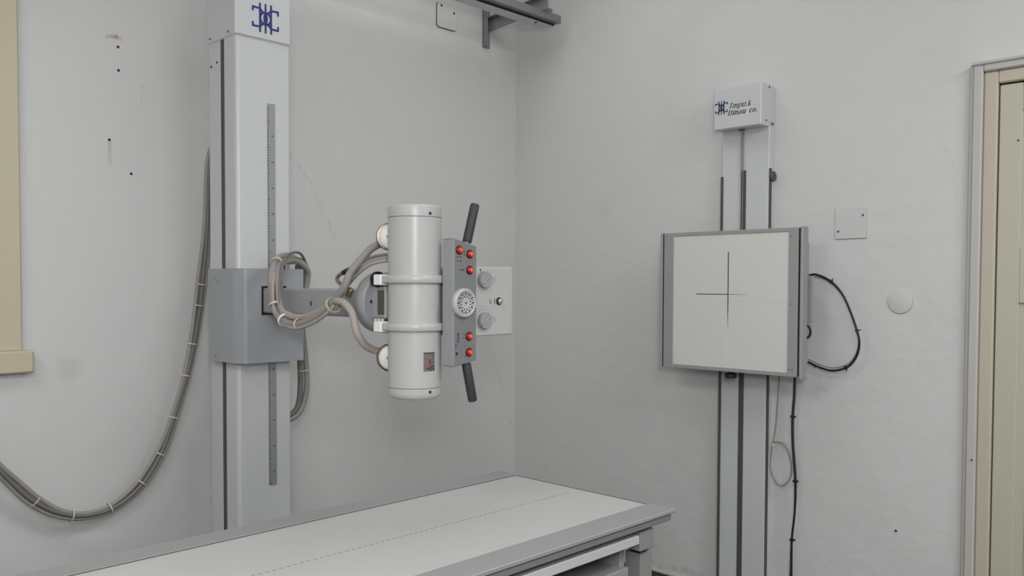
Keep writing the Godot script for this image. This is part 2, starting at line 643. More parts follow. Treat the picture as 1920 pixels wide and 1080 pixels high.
	s.box(Vector3(X, 0, 0), Vector3(0, 0.016, 0.016), 0.004)
	structure("baseboard_back", s, paint(Color(0.72, 0.69, 0.66), 0.8), "low plaster ledge along the foot of the wall behind the table", "baseboard")


# one rectangle of a wall, t thick away from the room, its texture laid by the wall's own measures
func wall_piece(s: Shape, lo: Vector3, hi: Vector3, N: Vector3, t: float, from: float, to: float, top: float) -> void:
	var along := Vector3(1, 0, 0) if absf(N.z) > 0.5 else Vector3(0, 0, 1)
	var c := [lo, lo + along * (hi - lo).dot(along), hi, Vector3(lo.x, hi.y, lo.z) if absf(N.z) > 0.5 else Vector3(lo.x, hi.y, lo.z)]
	var w := []
	for p in c:
		w.append(Vector2((p.dot(along) - from) / (to - from), 1.0 - p.y / top))
	s.quad(c[0], c[1], c[2], c[3], N, w[0], w[1], w[2], w[3])
	var b := []
	for p in c:
		b.append(p - N * t)
	s.quad(b[0], b[1], b[2], b[3], -N, w[0], w[1], w[2], w[3])
	var mid: Vector3 = (c[0] + c[2]) / 2.0
	for k in 4:
		var l := (k + 1) % 4
		s.quad(c[k], c[l], b[l], b[k], (c[k] + c[l]) / 2.0 - mid, w[k], w[l], w[l], w[k])


func build_door() -> void:
	var o := thing("door_1", "cream panelled door in a moulded cream casing at the right wall", "door", Vector3(0, 0, 2.93))
	o.set_meta("kind", "structure")
	var z0 := 2.391
	var z1 := 3.47
	# casing of two steps, each a mitred frame of two posts and a head
	for step in [[0.0, 0.034, -0.03, "casing_moulding", mats.trim_pale], [0.034, 0.082, -0.018, "casing", mats.trim_cream]]:
		var a: float = step[0]
		var b: float = step[1]
		var x: float = step[2]
		for side in [0, 1]:
			var p0 := z0 + a if side == 0 else z1 - a
			var p1 := z0 + b if side == 0 else z1 - b
			var s := Shape.new()
			s.box(Vector3(x, 0, minf(p0, p1)), Vector3(0.01, 2.246 - a, maxf(p0, p1)), 0.005)
			put(step[3], s, step[4], o)
		var h := Shape.new()
		h.box(Vector3(x, 2.246 - b, z0 + b), Vector3(0.01, 2.246 - a, z1 - b), 0.005)
		put(step[3], h, step[4], o)
	var jam := Shape.new()
	jam.box(Vector3(-0.038, 2.238, z0 - 0.004), Vector3(0.0, 2.25, z1 + 0.004), 0.003)
	jam.box(Vector3(-0.02, 0, z0 - 0.012), Vector3(0.0, 2.242, z0 + 0.002), 0.002)
	put("edge_bead", jam, mats.trim_pale, o)
	# dark rebate behind the leaf
	var g := Shape.new()
	g.box(Vector3(0.036, 0.0, 2.44), Vector3(0.05, 2.18, 3.42))
	put("rebate", g, mats.dark_gap, o)
	# the leaf: stiles, rails and two sunk panels
	var l0 := 2.477
	var l1 := 3.384
	var top := 2.158
	var s := Shape.new()
	s.box(Vector3(-0.008, 0.008, l0), Vector3(0.03, top, l0 + 0.075), 0.003)
	s.box(Vector3(-0.008, 0.008, l1 - 0.075), Vector3(0.03, top, l1), 0.003)
	for y in [[0.008, 0.2], [1.36, 1.566], [top - 0.1, top]]:
		s.box(Vector3(-0.0078, y[0], l0 + 0.074), Vector3(0.03, y[1], l1 - 0.074), 0.003)
	put("leaf_frame", s, mats.door_cream, o)
	for y in [[0.2, 1.36], [1.566, top - 0.1]]:
		s = Shape.new()
		s.box(Vector3(0.001, y[0] - 0.005, l0 + 0.07), Vector3(0.025, y[1] + 0.005, l1 - 0.07), 0.002)
		s.box(Vector3(-0.003, y[0] + 0.03, l0 + 0.105), Vector3(0.01, y[1] - 0.03, l1 - 0.105), 0.004)
		put("door_panel", s, mats.door_cream, o)
	put("nail_head", disc(Vector3(-0.006, 1.95, 2.54), Vector3.LEFT, 0.004, 0.004, 0.001, 10), mats.dark, o)
	put("nail_head", disc(Vector3(-0.028, 0.77, 2.413), Vector3.LEFT, 0.004, 0.004, 0.001, 10), mats.dark, o)
	s = Shape.new()
	s.tube([Vector3(-0.005, 1.02, l1 - 0.045), Vector3(-0.05, 1.02, l1 - 0.045), Vector3(-0.055, 1.02, l1 - 0.16)], 0.009)
	put("door_handle", s, mats.chrome, o)


func build_window() -> void:
	var o := thing("window_1", "window closed with cream boards and a cream sill at the left edge", "window", Vector3(-3.18, 1.1, 0))
	o.set_meta("kind", "structure")
	var s := Shape.new()
	s.box(Vector3(-3.86, 1.1, -0.05), Vector3(-2.522, 1.18, 0.045), 0.006)
	put("sill", s, mats.window_cream, o)
	s = Shape.new()
	s.box(Vector3(-2.64, 1.178, -0.02), Vector3(-2.553, 2.85, 0.022), 0.004)
	s.box(Vector3(-3.82, 1.178, -0.02), Vector3(-3.73, 2.85, 0.022), 0.004)
	s.box(Vector3(-3.73, 2.76, -0.02), Vector3(-2.64, 2.85, 0.021), 0.004)
	put("casing", s, mats.window_cream, o)
	for k in 4:
		var x := -3.73 + k * 0.2725
		s = Shape.new()
		s.box(Vector3(x + 0.002, 1.18, -0.06), Vector3(x + 0.2705, 2.76, -0.02), 0.004)
		put("board", s, mats.window_cream, o)
	for p in [Vector2(-2.6, 2.475), Vector2(-2.625, 2.35)]:
		put("nail_head", disc(Vector3(p.x, p.y, 0.02), Vector3.BACK, 0.004, 0.004, 0.001, 10), mats.dark, o)


func build_table() -> void:
	var o := thing("patient_table", "long white-topped patient table with grey side rails in the foreground", "table", Vector3(-2.3, 0, 1.47))
	var x0 := -3.45
	var x1 := -1.2
	var s := Shape.new()
	s.box(Vector3(x0, 0.684, 1.166), Vector3(x1, 0.6985, 1.772), 0.0015)
	var top := put("tabletop", s, mats.table_white, o)
	s = Shape.new()
	var x := x0 + 0.2
	while x < x1 - 0.05:
		s.box(Vector3(x, 0.698, 1.4815), Vector3(x + 0.012, 0.6989, 1.4835))
		x += 0.02
	var dash := put("centre_line", s, mats.mark, top)
	dash.set_meta("kind", "stuff")
	for z in [[1.07, 1.166], [1.772, 1.874]]:
		s = Shape.new()
		s.box(Vector3(x0, 0.6885, z[0]), Vector3(x1 + 0.015, 0.702, z[1]), 0.0025)
		var rail := put("side_rail", s, mats.alu, o)
		s = Shape.new()
		var inner: float = z[1] if z[0] < 1.4 else z[0]
		s.box(Vector3(x0, 0.690, inner - 0.0015), Vector3(x1, 0.7005, inner + 0.0015))
		put("seam", s, mats.dark, rail)
		# the channel under the rail
		s = Shape.new()
		var out: float = z[0] + 0.01 if z[0] < 1.4 else z[1] - 0.008
		var into: float = out + 0.05 if z[0] < 1.4 else out - 0.05
		s.box(Vector3(x0 + 0.01, 0.6655, minf(out, into)), Vector3(x1 - 0.002, 0.6845, maxf(out, into)), 0.002)
		put("rail_channel", s, mats.steel_grey, o)
		s = Shape.new()
		s.box(Vector3(x0 + 0.02, 0.684, minf(out, into) + 0.004), Vector3(x1 - 0.012, 0.689, maxf(out, into) - 0.004))
		put("rail_gap", s, mats.dark_gap, o)
	s = Shape.new()
	s.box(Vector3(x0 + 0.03, 0.655, 1.13), Vector3(x1 - 0.05, 0.684, 1.81), 0.002)
	put("top_support", s, mats.dark, o)
	s = Shape.new()
	s.box(Vector3(x1, 0.682, 1.166), Vector3(x1 + 0.003, 0.6995, 1.772), 0.0005)
	put("end_trim", s, mats.dark, o)
	# the upper frame: white front beam, grey end blocks, inner slides
	for z in [1.12, 1.825]:
		s = Shape.new()
		s.box(Vector3(x0 + 0.15, 0.612, z - 0.02), Vector3(-1.345, 0.642, z + 0.02), 0.003)
		put("frame_beam", s, mats.beam_white, o)
		for e in [[-1.343, -1.268], [x0 + 0.08, x0 + 0.15]]:
			s = Shape.new()
			s.box(Vector3(e[0], 0.588, z - 0.07), Vector3(e[1], 0.65, z + 0.021), 0.003)
			put("end_block", s, mats.grey_green, o)
	s = Shape.new()
	s.box(Vector3(-1.335, 0.59, 1.14), Vector3(-1.275, 0.645, 1.76), 0.003)
	put("end_beam", s, mats.grey_green, o)
	# tray slides and cassette tray in the dark opening under the top
	s = Shape.new()
	s.box(Vector3(x0 + 0.2, 0.5, 1.2), Vector3(-1.34, 0.53, 1.80), 0.003)
	put("cassette_tray", s, mats.grey_light, o)
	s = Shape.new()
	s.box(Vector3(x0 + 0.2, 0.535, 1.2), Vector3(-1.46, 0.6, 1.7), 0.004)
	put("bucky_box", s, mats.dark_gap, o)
	s = Shape.new()
	s.box(Vector3(-1.36, 0.5, 1.2), Vector3(-1.335, 0.61, 1.78), 0.002)
	put("side_plate", s, mats.grey_light, o)
	for z in [1.15, 1.79]:
		for xx in [x0 + 0.15, -1.31]:
			s = Shape.new()
			var w := 0.032
			s.prism(PackedVector2Array([Vector2(-w, 0.0), Vector2(w, 0.0), Vector2(w + 0.004, 0.567), Vector2(-w + 0.004, 0.567)]), Vector3(xx + 0.034, 0.0, z - 0.03), Vector3.RIGHT, Vector3.UP, Vector3.BACK, 0.06, 0.003)
			var leg := put("leg", s, mats.grey_green, o)
			s = Shape.new()
			s.box(Vector3(xx + 0.012, 0.566, z - 0.02), Vector3(xx + 0.056, 0.592, z + 0.02), 0.002)
			put("spacer", s, mats.dark_gap, leg)
	for z in [1.15, 1.79]:
		s = Shape.new()
		s.box(Vector3(x0 + 0.2, 0.42, z - 0.02), Vector3(-1.31, 0.47, z + 0.02), 0.003)
		put("lower_beam", s, mats.grey_light, o)
	s = Shape.new()
	s.box(Vector3(x0 + 0.2, 0.0, 1.22), Vector3(-1.5, 0.42, 1.72), 0.01)
	put("pedestal", s, mats.dark, o)


func build_tube_stand() -> void:
	var o := thing("xray_tube_stand", "tall white and grey X-ray tube stand with its tube head over the table", "medical machine", Vector3(-1.82, 0, 0.3))
	var x0 := -1.935
	var x1 := -1.71
	var zb := 0.207
	var zf := 0.42
	var E: Material = mats.enamel
	# column: rounded front edges
	var s := Shape.new()
	s.prism(PackedVector2Array([Vector2(x0, zb), Vector2(x1, zb), Vector2(x1, zf - 0.008), Vector2(x1 - 0.002, zf - 0.002), Vector2(x1 - 0.008, zf), Vector2(x0 + 0.012, zf), Vector2(x0 + 0.004, zf - 0.004), Vector2(x0, zf - 0.012)]), Vector3(0, 0.1, 0), Vector3.RIGHT, Vector3.BACK, Vector3.UP, 2.3)
	var col := put("column", s, E, o)
	s = Shape.new()
	s.box(Vector3(x0 - 0.0015, 0.2, 0.303), Vector3(x0 + 0.002, 2.375, 0.328))
	put("guide_slot", s, mats.dark, col, "dark vertical guide slot along the column side")
	s = Shape.new()
	s.box(Vector3(x0 + 0.127, 0.636, zf - 0.001), Vector3(x0 + 0.1605, 2.114, zf + 0.0025), 0.0008)
	var ruler := put("ruler", s, paint(Color(0.6, 0.605, 0.62), 0.4, 0.3), col, "grey metal height scale")
	s = Shape.new()
	for k in 146:
		var y := 0.645 + k * 0.01
		var w := 0.008 if k % 10 == 0 else (0.006 if k % 5 == 0 else 0.0045)
		s.box(Vector3(x0 + 0.1272, y - 0.0016, zf + 0.0022), Vector3(x0 + 0.1272 + w, y + 0.0016, zf + 0.003))
	put("scale_marks", s, mats.ink, ruler).set_meta("kind", "stuff")
	s = Shape.new()
	for k in 14:
		var y := 0.69 + k * 0.1
		s.box(Vector3(x0 + 0.144, y - 0.003, zf + 0.0022), Vector3(x0 + 0.152, y + 0.003, zf + 0.003))
	put("scale_numbers", s, mats.mark, ruler).set_meta("kind", "stuff")
	for z in [0.225, 0.272]:
		put("screw", disc(Vector3(x0 + 0.001, 2.262 + (z - 0.225) * 0.2, z), Vector3.LEFT, 0.005, 0.003, 0.001, 10), mats.ink, col)
	# floor carriage under the column
	s = Shape.new()
	s.box(Vector3(x0 - 0.12, 0.0, zb - 0.03), Vector3(x1 + 0.12, 0.12, zf + 0.03), 0.008)
	put("floor_carriage", s, mats.grey, o)
	# header cover
	s = Shape.new()
	s.box(Vector3(x0 - 0.006, 2.35, zb - 0.006), Vector3(x1 + 0.001, 2.528, zf + 0.008), 0.005)
	var head := put("header_cover", s, E, o)
	put("emblem", emblem(Vector3(-1.817, 2.431, zf + 0.0085), Vector3.RIGHT, Vector3.UP, 0.053), mats.blue, head, "blue line emblem of three bars and an eye")
	for z in [0.232, 0.375]:
		put("screw", disc(Vector3(x0 - 0.0075, 2.367, z), Vector3.LEFT, 0.004, 0.003, 0.001, 10), mats.mark, head)
	# trolley that hangs the column from the guide rail above the picture
	s = Shape.new()
	s.box(Vector3(-1.9, 2.528, 0.3), Vector3(-1.75, 2.784, 0.37), 0.005)
	put("rail_trolley", s, mats.grey, o)
	# grey carriage wrapped round the column, cut corners at its front
	s = Shape.new()
	s.prism(PackedVector2Array([Vector2(-1.967, 0.25), Vector2(-1.937, 0.25), Vector2(-1.937, 0.424), Vector2(-1.708, 0.424), Vector2(-1.708, 0.25), Vector2(-1.694, 0.25), Vector2(-1.694, 0.488), Vector2(-1.702, 0.5), Vector2(-1.94, 0.5), Vector2(-1.95, 0.496), Vector2(-1.962, 0.465), Vector2(-1.967, 0.446)]), Vector3(0, 1.125, 0), Vector3.RIGHT, Vector3.BACK, Vector3.UP, 0.353)
	var car := put("carriage", s, mats.grey, o)
	for p in [Vector2(1.44, 0.305), Vector2(1.145, 0.305), Vector2(1.43, 0.33)]:
		put("screw", disc(Vector3(-1.966, p.x, p.y), Vector3.LEFT, 0.005, 0.002, 0.0006, 10), mats.steel_grey, car)
	s = Shape.new()
	s.box(Vector3(-1.881, 1.304, 0.499), Vector3(-1.778, 1.413, 0.502))
	put("arm_slot", s, mats.black, car, "black opening round the arm")
	s = Shape.new()
	s.box(Vector3(-1.80, 1.478, 0.44), Vector3(-1.765, 1.498, 0.475), 0.002)
	put("cable_clamp", s, mats.black, car)
	# horizontal arm
	s = Shape.new()
	s.box(Vector3(-1.874, 1.312, 0.48), Vector3(-1.786, 1.405, 1.17), 0.006)
	var arm := put("arm", s, mats.grey_light, o)
	s = Shape.new()
	s.box(Vector3(-1.8748, 1.345, 0.82), Vector3(-1.8735, 1.362, 0.827))
	put("slit", s, mats.ink, arm)
	# pivot disc
	var c := Vector3(-1.83, 1.362, 1.15)
	s = Shape.new()
	s.lathe(c, Vector3.BACK, [Vector2(0, 0), Vector2(0.093, 0), Vector2(0.098, 0.005), Vector2(0.098, 0.05), Vector2(0.094, 0.055), Vector2(0, 0.055)], 64)
	var pd := put("pivot_disc", s, mats.grey_light, o)
	put("bolt_hole", disc(c + Vector3(-0.0675, 0.004, 0.0545), Vector3.BACK, 0.0055, 0.0015, 0.0, 12), mats.black, pd)
	s = Shape.new()
	s.box(Vector3(-1.895, 1.312, 1.2), Vector3(-1.765, 1.418, 1.272), 0.006)
	var mb := put("mount_block", s, mats.grey_light, o)
	s = Shape.new()
	s.box(Vector3(-1.8965, 1.326, 1.235), Vector3(-1.894, 1.402, 1.268), 0.001)
	put("recess", s, mats.dark, mb)
	s = Shape.new()
	s.lathe(Vector3(-1.9, 1.436, 1.232), Vector3.BACK, [Vector2(0, 0), Vector2(0.023, 0), Vector2(0.0245, 0.003), Vector2(0.0245, 0.014), Vector2(0, 0.014)], 28)
	put("bumper", s, mats.black, o, "black rubber bumper at the upper clamp")
	# tube housing
	c = Vector3(-1.83, 0, 1.338)
	var R := 0.0827
	var T: Material = mats.tube_white
	s = Shape.new()
	s.lathe(c, Vector3.UP, [Vector2(R - 0.004, 1.105), Vector2(R, 1.106), Vector2(R, 1.624), Vector2(R - 0.004, 1.626)], 80)
	var tube_ := put("tube_housing", s, T, o)
	for y in [1.1035, 1.6235]:
		s = Shape.new()
		s.lathe(c, Vector3.UP, [Vector2(R - 0.003, y), Vector2(R - 0.003, y + 0.0035)], 80)
		put("cap_seam", s, mats.mark, tube_)
	var lo := [Vector2(0, 1.069)]
	var hi := [Vector2(R, 1.6265)]
	for k in 7:
		var a := PI / 2 * k / 6
		lo.append(Vector2(R - 0.02 + 0.02 * sin(a), 1.069 + 0.02 * (1.0 - cos(a))))
		hi.append(Vector2(R - 0.007 + 0.007 * cos(a), 1.655 + 0.007 * sin(a)))
	lo.append(Vector2(R, 1.104))
	lo.append(Vector2(R - 0.004, 1.1045))
	hi.push_front(Vector2(R - 0.004, 1.626))
	hi.append(Vector2(0, 1.663))
	for p in [lo, hi]:
		s = Shape.new()
		s.lathe(c, Vector3.UP, p, 80)
		put("end_cap", s, T, tube_)
	for y in [1.635, 1.094]:
		var a := -0.1
		var d := Vector3(sin(a), 0, cos(a))
		put("cap_screw", disc(c + Vector3(0, y, 0) + d * (R - 0.001), d, 0.005, 0.0015, 0.0, 10), mats.ink, tube_)
	# type plate bent round the housing
	s = Shape.new()
	arc_plate(s, c, R + 0.0012, deg_to_rad(-21), deg_to_rad(6), 1.158, 1.216)
	var plate := put("type_plate", s, paint(Color(0.5, 0.47, 0.46), 0.35, 0.4), tube_, "brown metal type plate")
	s = Shape.new()
	arc_plate(s, c, R + 0.0017, deg_to_rad(-13), deg_to_rad(-4), 1.168, 1.2)
	put("warning_mark", s, paint(Color(0.56, 0.36, 0.36), 0.5), plate)
	s = Shape.new()
	arc_plate(s, c, R + 0.0021, deg_to_rad(-8), deg_to_rad(-5.5), 1.178, 1.194)
	arc_plate(s, c, R + 0.0021, deg_to_rad(-15), deg_to_rad(-8), 1.165, 1.168)
	arc_plate(s, c, R + 0.0021, deg_to_rad(-4), deg_to_rad(4), 1.171, 1.174)
	arc_plate(s, c, R + 0.0021, deg_to_rad(-9), deg_to_rad(-7.5), 1.16, 1.172)
	arc_plate(s, c, R + 0.0021, deg_to_rad(-5), deg_to_rad(-3), 1.16, 1.173)
	arc_plate(s, c, R + 0.0021, deg_to_rad(1), deg_to_rad(4), 1.161, 1.168)
	arc_plate(s, c, R + 0.0021, deg_to_rad(-20), deg_to_rad(5), 1.211, 1.213)
	put("plate_print", s, paint(Color(0.22, 0.14, 0.13), 0.5), plate)
	# clamp rings that hold the tube on the disc
	for y in [1.436, 1.291]:
		s = Shape.new()
		s.lathe(c + Vector3(0, y, 0), Vector3.UP, [Vector2(R - 0.003, -0.0115), Vector2(R + 0.009, -0.0115), Vector2(R + 0.0105, -0.010), Vector2(R + 0.0105, 0.010), Vector2(R + 0.009, 0.0115), Vector2(R - 0.003, 0.0115)], 80)
		s.box(c + Vector3(-0.09, y - 0.011, -0.088), c + Vector3(-0.055, y + 0.011, -0.02), 0.003)
		s.box(c + Vector3(0.055, y - 0.011, -0.088), c + Vector3(0.09, y + 0.011, -0.02), 0.003)
		var ring := put("clamp_ring", s, T, o)
		s = Shape.new()
		s.box(c + Vector3(-0.094, y - 0.018, -0.088), c + Vector3(-0.062, y + 0.015, -0.05), 0.003)
		put("clamp_ear", s, mats.white_tape, ring)
		if y < 1.3:
			s = Shape.new()
			for k in 3:
				s.lathe(c + Vector3(-0.086 + k * 0.004, y + 0.012, -0.085 + k * 0.012), Vector3.UP, [Vector2(0, 0), Vector2(0.005, 0), Vector2(0.005, 0.012), Vector2(0, 0.012)], 12)
			put("clamp_bolt", s, mats.tie, ring)
	# high voltage sockets behind the tube
	for y in [1.57, 1.19]:
		var k := Vector3(-1.852, y, 1.243)
		var ax := Vector3(-0.5, 0, 0.866)
		s = Shape.new()
		s.lathe(k, ax, [Vector2(0, -0.03), Vector2(0.033, -0.03), Vector2(0.036, -0.027), Vector2(0.036, 0.004)], 40)
		var so := put("cable_socket", s, mats.grey_light, o)
		s = Shape.new()
		s.lathe(k, ax, [Vector2(0.034, 0.0), Vector2(0.043, 0.0), Vector2(0.0445, 0.002), Vector2(0.043, 0.0045), Vector2(0.0415, 0.0055), Vector2(0.0445, 0.0075), Vector2(0.0445, 0.012), Vector2(0.043, 0.014), Vector2(0.033, 0.0145)], 48)
		put("lock_ring", s, mats.ring_metal, so, "chrome locking ring")
		s = Shape.new()
		s.lathe(k, ax, [Vector2(0.0, 0.004), Vector2(0.0385, 0.004), Vector2(0.0385, 0.017), Vector2(0.036, 0.0205), Vector2(0.027, 0.023), Vector2(0.012, 0.0245), Vector2(0, 0.0245)], 40)
		put("socket_cap", s, mats.cream, so, "cream domed cap")
		s = Shape.new()
		s.lathe(k + ax * 0.0245 + Vector3(-0.008, 0, -0.0046), ax, [Vector2(0, -0.003), Vector2(0.007, -0.003), Vector2(0.006, 0.001), Vector2(0, 0.001)], 16)
		put("cap_screw", s, mats.gasket, so)
	# collimator
	s = Shape.new()
	s.box(Vector3(-1.76, 1.262, 1.25), Vector3(-1.497, 1.472, 1.418), 0.006)
	var coll := put("collimator", s, T, o)
	s = Shape.new()
	s.box(Vector3(-1.735, 1.2555, 1.416), Vector3(-1.486, 1.478, 1.426), 0.004)
	put("face_plate", s, T, coll)
	s = Shape.new()
	s.box(Vector3(-1.486, 1.268, 1.37), Vector3(-1.478, 1.482, 1.41), 0.003)
	put("side_guide", s, T, coll)
	for y in [1.437, 1.306]:
		var k := Vector3(-1.622, y, 1.4258)
		s = Shape.new()
		var prof := PackedVector2Array()
		for a in 48:
			var rr := 0.0265 if a % 3 else 0.0245
			prof.append(Vector2(cos(TAU * a / 48), sin(TAU * a / 48)) * rr)
		s.prism(prof, k, Vector3.RIGHT, Vector3.UP, Vector3.BACK, 0.016, 0.002)
		s.bar(k + Vector3(-0.018, -0.014, 0.017), k + Vector3(0.02, 0.014, 0.017), Vector3.UP, 0.007, 0.006, 0.002)
		put("knob", s, mats.grey_light, coll, "grey ridged setting knob")
		s = Shape.new()
		var up := -1.0 if y > 1.37 else 1.0
		for row in 2:
			for a in 11:
				var an := (-75.0 + a * 15.0) * PI / 180.0
				var d := Vector2(sin(an), cos(an) * up)
				var r0 := 0.033 + row * 0.009
				strokes(s, k + Vector3(0, 0, 0.0002), Vector3.RIGHT, Vector3.UP, [[d * r0, d * (r0 + 0.005)]], 0.0016, 0.0004)
		put("knob_scale", s, mats.gasket, coll)
		s = Shape.new()
		for yy in [-0.006, 0.001, 0.008]:
			s.box(k + Vector3(0.045, yy - 0.0012, 0), k + Vector3(0.056, yy + 0.0012, 0.0008))
		put("knob_symbol", s, mats.gasket, coll)
	var kk := Vector3(-1.551, 1.367, 1.4258)
	put("light_button", disc(kk, Vector3.BACK, 0.0125, 0.004, 0.001, 24), mats.black, coll, "lamp switch with a black rim")
	put("button_cap", disc(kk, Vector3.BACK, 0.009, 0.013, 0.003, 24), mats.chrome, coll)
	s = Shape.new()
	s.box(Vector3(-1.572, 1.357, 1.4258), Vector3(-1.569, 1.377, 1.4268))
	for k in 3:
		s.box(Vector3(-1.594, 1.36 + k * 0.005, 1.4258), Vector3(-1.584, 1.362 + k * 0.005, 1.4266))
	put("lamp_symbol", s, mats.mark, coll)
	s = Shape.new()
	for k in 3:
		var a := TAU * k / 3 + PI / 6
		s.bar(Vector3(-1.634, 1.467, 1.426) , Vector3(-1.634 + cos(a) * 0.004, 1.467 + sin(a) * 0.004, 1.426), Vector3.BACK, 0.001, 0.003)
	put("warning_mark", s, mats.ink, coll)
	# control panel on the front
	build_control_panel(o)


func arc_plate(s: Shape, c: Vector3, r: float, a0: float, a1: float, y0: float, y1: float) -> void:
	var steps := maxi(2, int((a1 - a0) / 0.05))
	for k in steps:
		var a := a0 + (a1 - a0) * k / steps
		var b := a0 + (a1 - a0) * (k + 1) / steps
		var da := Vector3(sin(a), 0, cos(a))
		var db := Vector3(sin(b), 0, cos(b))
		var p := c + da * r
		var q := c + db * r
		var Y0 := Vector3(0, y0, 0)
		var Y1 := Vector3(0, y1, 0)
		s.tri(p + Y0, q + Y0, q + Y1, da, db, db)
		s.tri(p + Y0, q + Y1, p + Y1, da, db, da)
		s.quad(p + Y1, q + Y1, c + db * (r - 0.002) + Y1, c + da * (r - 0.002) + Y1, Vector3.UP)
		s.quad(p + Y0, q + Y0, c + db * (r - 0.002) + Y0, c + da * (r - 0.002) + Y0, Vector3.DOWN)


func build_control_panel(o: Node3D) -> void:
	var z := 1.478
	var s := Shape.new()
	s.prism(PackedVector2Array([Vector2(-1.793, 1.17), Vector2(-1.70, 1.187), Vector2(-1.70, 1.538), Vector2(-1.793, 1.56)]), Vector3(0, 0, z - 0.05), Vector3.RIGHT, Vector3.UP, Vector3.BACK, 0.05, 0.002)
	var p := put("control_panel", s, mats.panel_grey, o)
	s = Shape.new()
	s.box(Vector3(-1.794, 1.174, z - 0.052), Vector3(-1.7915, 1.557, z - 0.003), 0.001)
	put("side_cover", s, mats.grey_light, p)
	for b in [Vector2(-1.773, 1.525), Vector2(-1.73, 1.514), Vector2(-1.73, 1.465), Vector2(-1.732, 1.262), Vector2(-1.732, 1.213)]:
		var at := Vector3(b.x, b.y, z)
		s = Shape.new()
		s.lathe(at, Vector3.BACK, [Vector2(0.0, 0.0), Vector2(0.0135, 0), Vector2(0.0135, 0.003), Vector2(0.0115, 0.0045), Vector2(0.0105, 0.0035), Vector2(0.0, 0.0035)], 28)
		put("button_rim", s, mats.button_rim, p)
		s = Shape.new()
		s.lathe(at, Vector3.BACK, [Vector2(0.0102, 0.003), Vector2(0.0102, 0.005), Vector2(0.009, 0.0075), Vector2(0.0065, 0.0092), Vector2(0.003, 0.01), Vector2(0, 0.0102)], 28)
		var pb := put("push_button", s, mats.red, p, "glowing red domed push button")
		s = Shape.new()
		s.lathe(at + Vector3(0.0008, 0, 0), Vector3.BACK, [Vector2(0.0058, 0.0088), Vector2(0.0045, 0.0103), Vector2(0, 0.0109)], 20)
		put("lit_centre", s, mats.glow, pb, "bright orange lit centre")
	var at := Vector3(-1.7585, 1.365, z)
	s = Shape.new()
	s.lathe(at, Vector3.BACK, [Vector2(0, 0), Vector2(0.044, 0), Vector2(0.0445, 0.003), Vector2(0.0445, 0.012), Vector2(0.042, 0.016), Vector2(0.0385, 0.017), Vector2(0.0365, 0.015), Vector2(0, 0.015)], 64)
	put("dial", s, mats.tube_white, p, "white round angle dial with a ring of marks")
	s = Shape.new()
	var f := at + Vector3(0, 0, 0.0152)
	for k in 24:
		var a := TAU * k / 24
		var d := Vector2(sin(a), cos(a))
		strokes(s, f, Vector3.RIGHT, Vector3.UP, [[d * (0.0285 if k % 2 else 0.025), d * 0.0325]], 0.002 if k % 2 else 0.0034, 0.0004)
	for k in 12:
		var a := TAU * (k + 0.5) / 12
		var d := Vector2(sin(a), cos(a))
		strokes(s, f, Vector3.RIGHT, Vector3.UP, [[d * 0.0185, d * 0.0215]], 0.003, 0.0004)
	put("dial_marks", s, mats.ink, p)
	put("dial_pin", disc(f, Vector3.BACK, 0.0028, 0.002, 0.0, 12), mats.ink, p)
	# printed symbols
	s = Shape.new()
	var q := Vector3(0, 0, z + 0.0002)
	strokes(s, q, Vector3.RIGHT, Vector3.UP, [[Vector2(-1.776, 1.466), Vector2(-1.753, 1.4655)], [Vector2(-1.759, 1.4685), Vector2(-1.753, 1.4655), Vector2(-1.759, 1.4625)]], 0.0014, 0.0003)
	for k in [[-1.779, 1.504], [-1.767, 1.504], [-1.779, 1.492], [-1.767, 1.492]]:
		s.box(Vector3(k[0] - 0.002, k[1] - 0.002, z), Vector3(k[0] + 0.002, k[1] + 0.002, z + 0.0005))
	strokes(s, q, Vector3.RIGHT, Vector3.UP, [[Vector2(-1.752, 1.527), Vector2(-1.752, 1.508)]], 0.0018, 0.0003)
	for k in [[-1.748, 1.268], [-1.752, 1.258], [-1.748, 1.234], [-1.747, 1.2], [-1.757, 1.271]]:
		s.box(Vector3(k[0] - 0.0016, k[1] - 0.0016, z), Vector3(k[0] + 0.0016, k[1] + 0.0016, z + 0.0005))
	put("panel_symbols", s, mats.ink, p).set_meta("kind", "stuff")
	s = Shape.new()
	for y in [1.272, 1.266, 1.258, 1.2515, 1.246]:
		s.box(Vector3(-1.781, y - 0.0012, z), Vector3(-1.771, y + 0.0012, z + 0.0005))
	s.box(Vector3(-1.7775, 1.26, z), Vector3(-1.7755, 1.27, z + 0.0005))
	s.box(Vector3(-1.787, 1.236, z), Vector3(-1.783, 1.24, z + 0.0005))
	s.box(Vector3(-1.787, 1.229, z), Vector3(-1.783, 1.233, z + 0.0005))
	s.box(Vector3(-1.786, 1.206, z), Vector3(-1.778, 1.216, z + 0.0005))
	put("maker_mark", s, mats.navy, p)
	# grips
	for g in [[Vector3(-1.722, 1.546, z - 0.022), Vector3(-1.686, 1.671, z - 0.022)], [Vector3(-1.724, 1.181, z - 0.022), Vector3(-1.694, 1.056, z - 0.022)]]:
		var d: Vector3 = (g[1] - g[0]).normalized()
		s = Shape.new()
		var L: float = g[0].distance_to(g[1])
		s.lathe(g[0], d, [Vector2(0, 0.006), Vector2(0.0135, 0.006), Vector2(0.0145, 0.008), Vector2(0.0145, L - 0.006), Vector2(0.0125, L - 0.001), Vector2(0.009, L), Vector2(0, L)], 24)
		var gr := put("grip", s, mats.rubber, p, "black rubber hand grip")
		s = Shape.new()
		s.lathe(g[0], d, [Vector2(0, -0.012), Vector2(0.009, -0.012), Vector2(0.009, 0.007), Vector2(0, 0.007)], 16)
		put("stem", s, mats.steel_grey, gr)


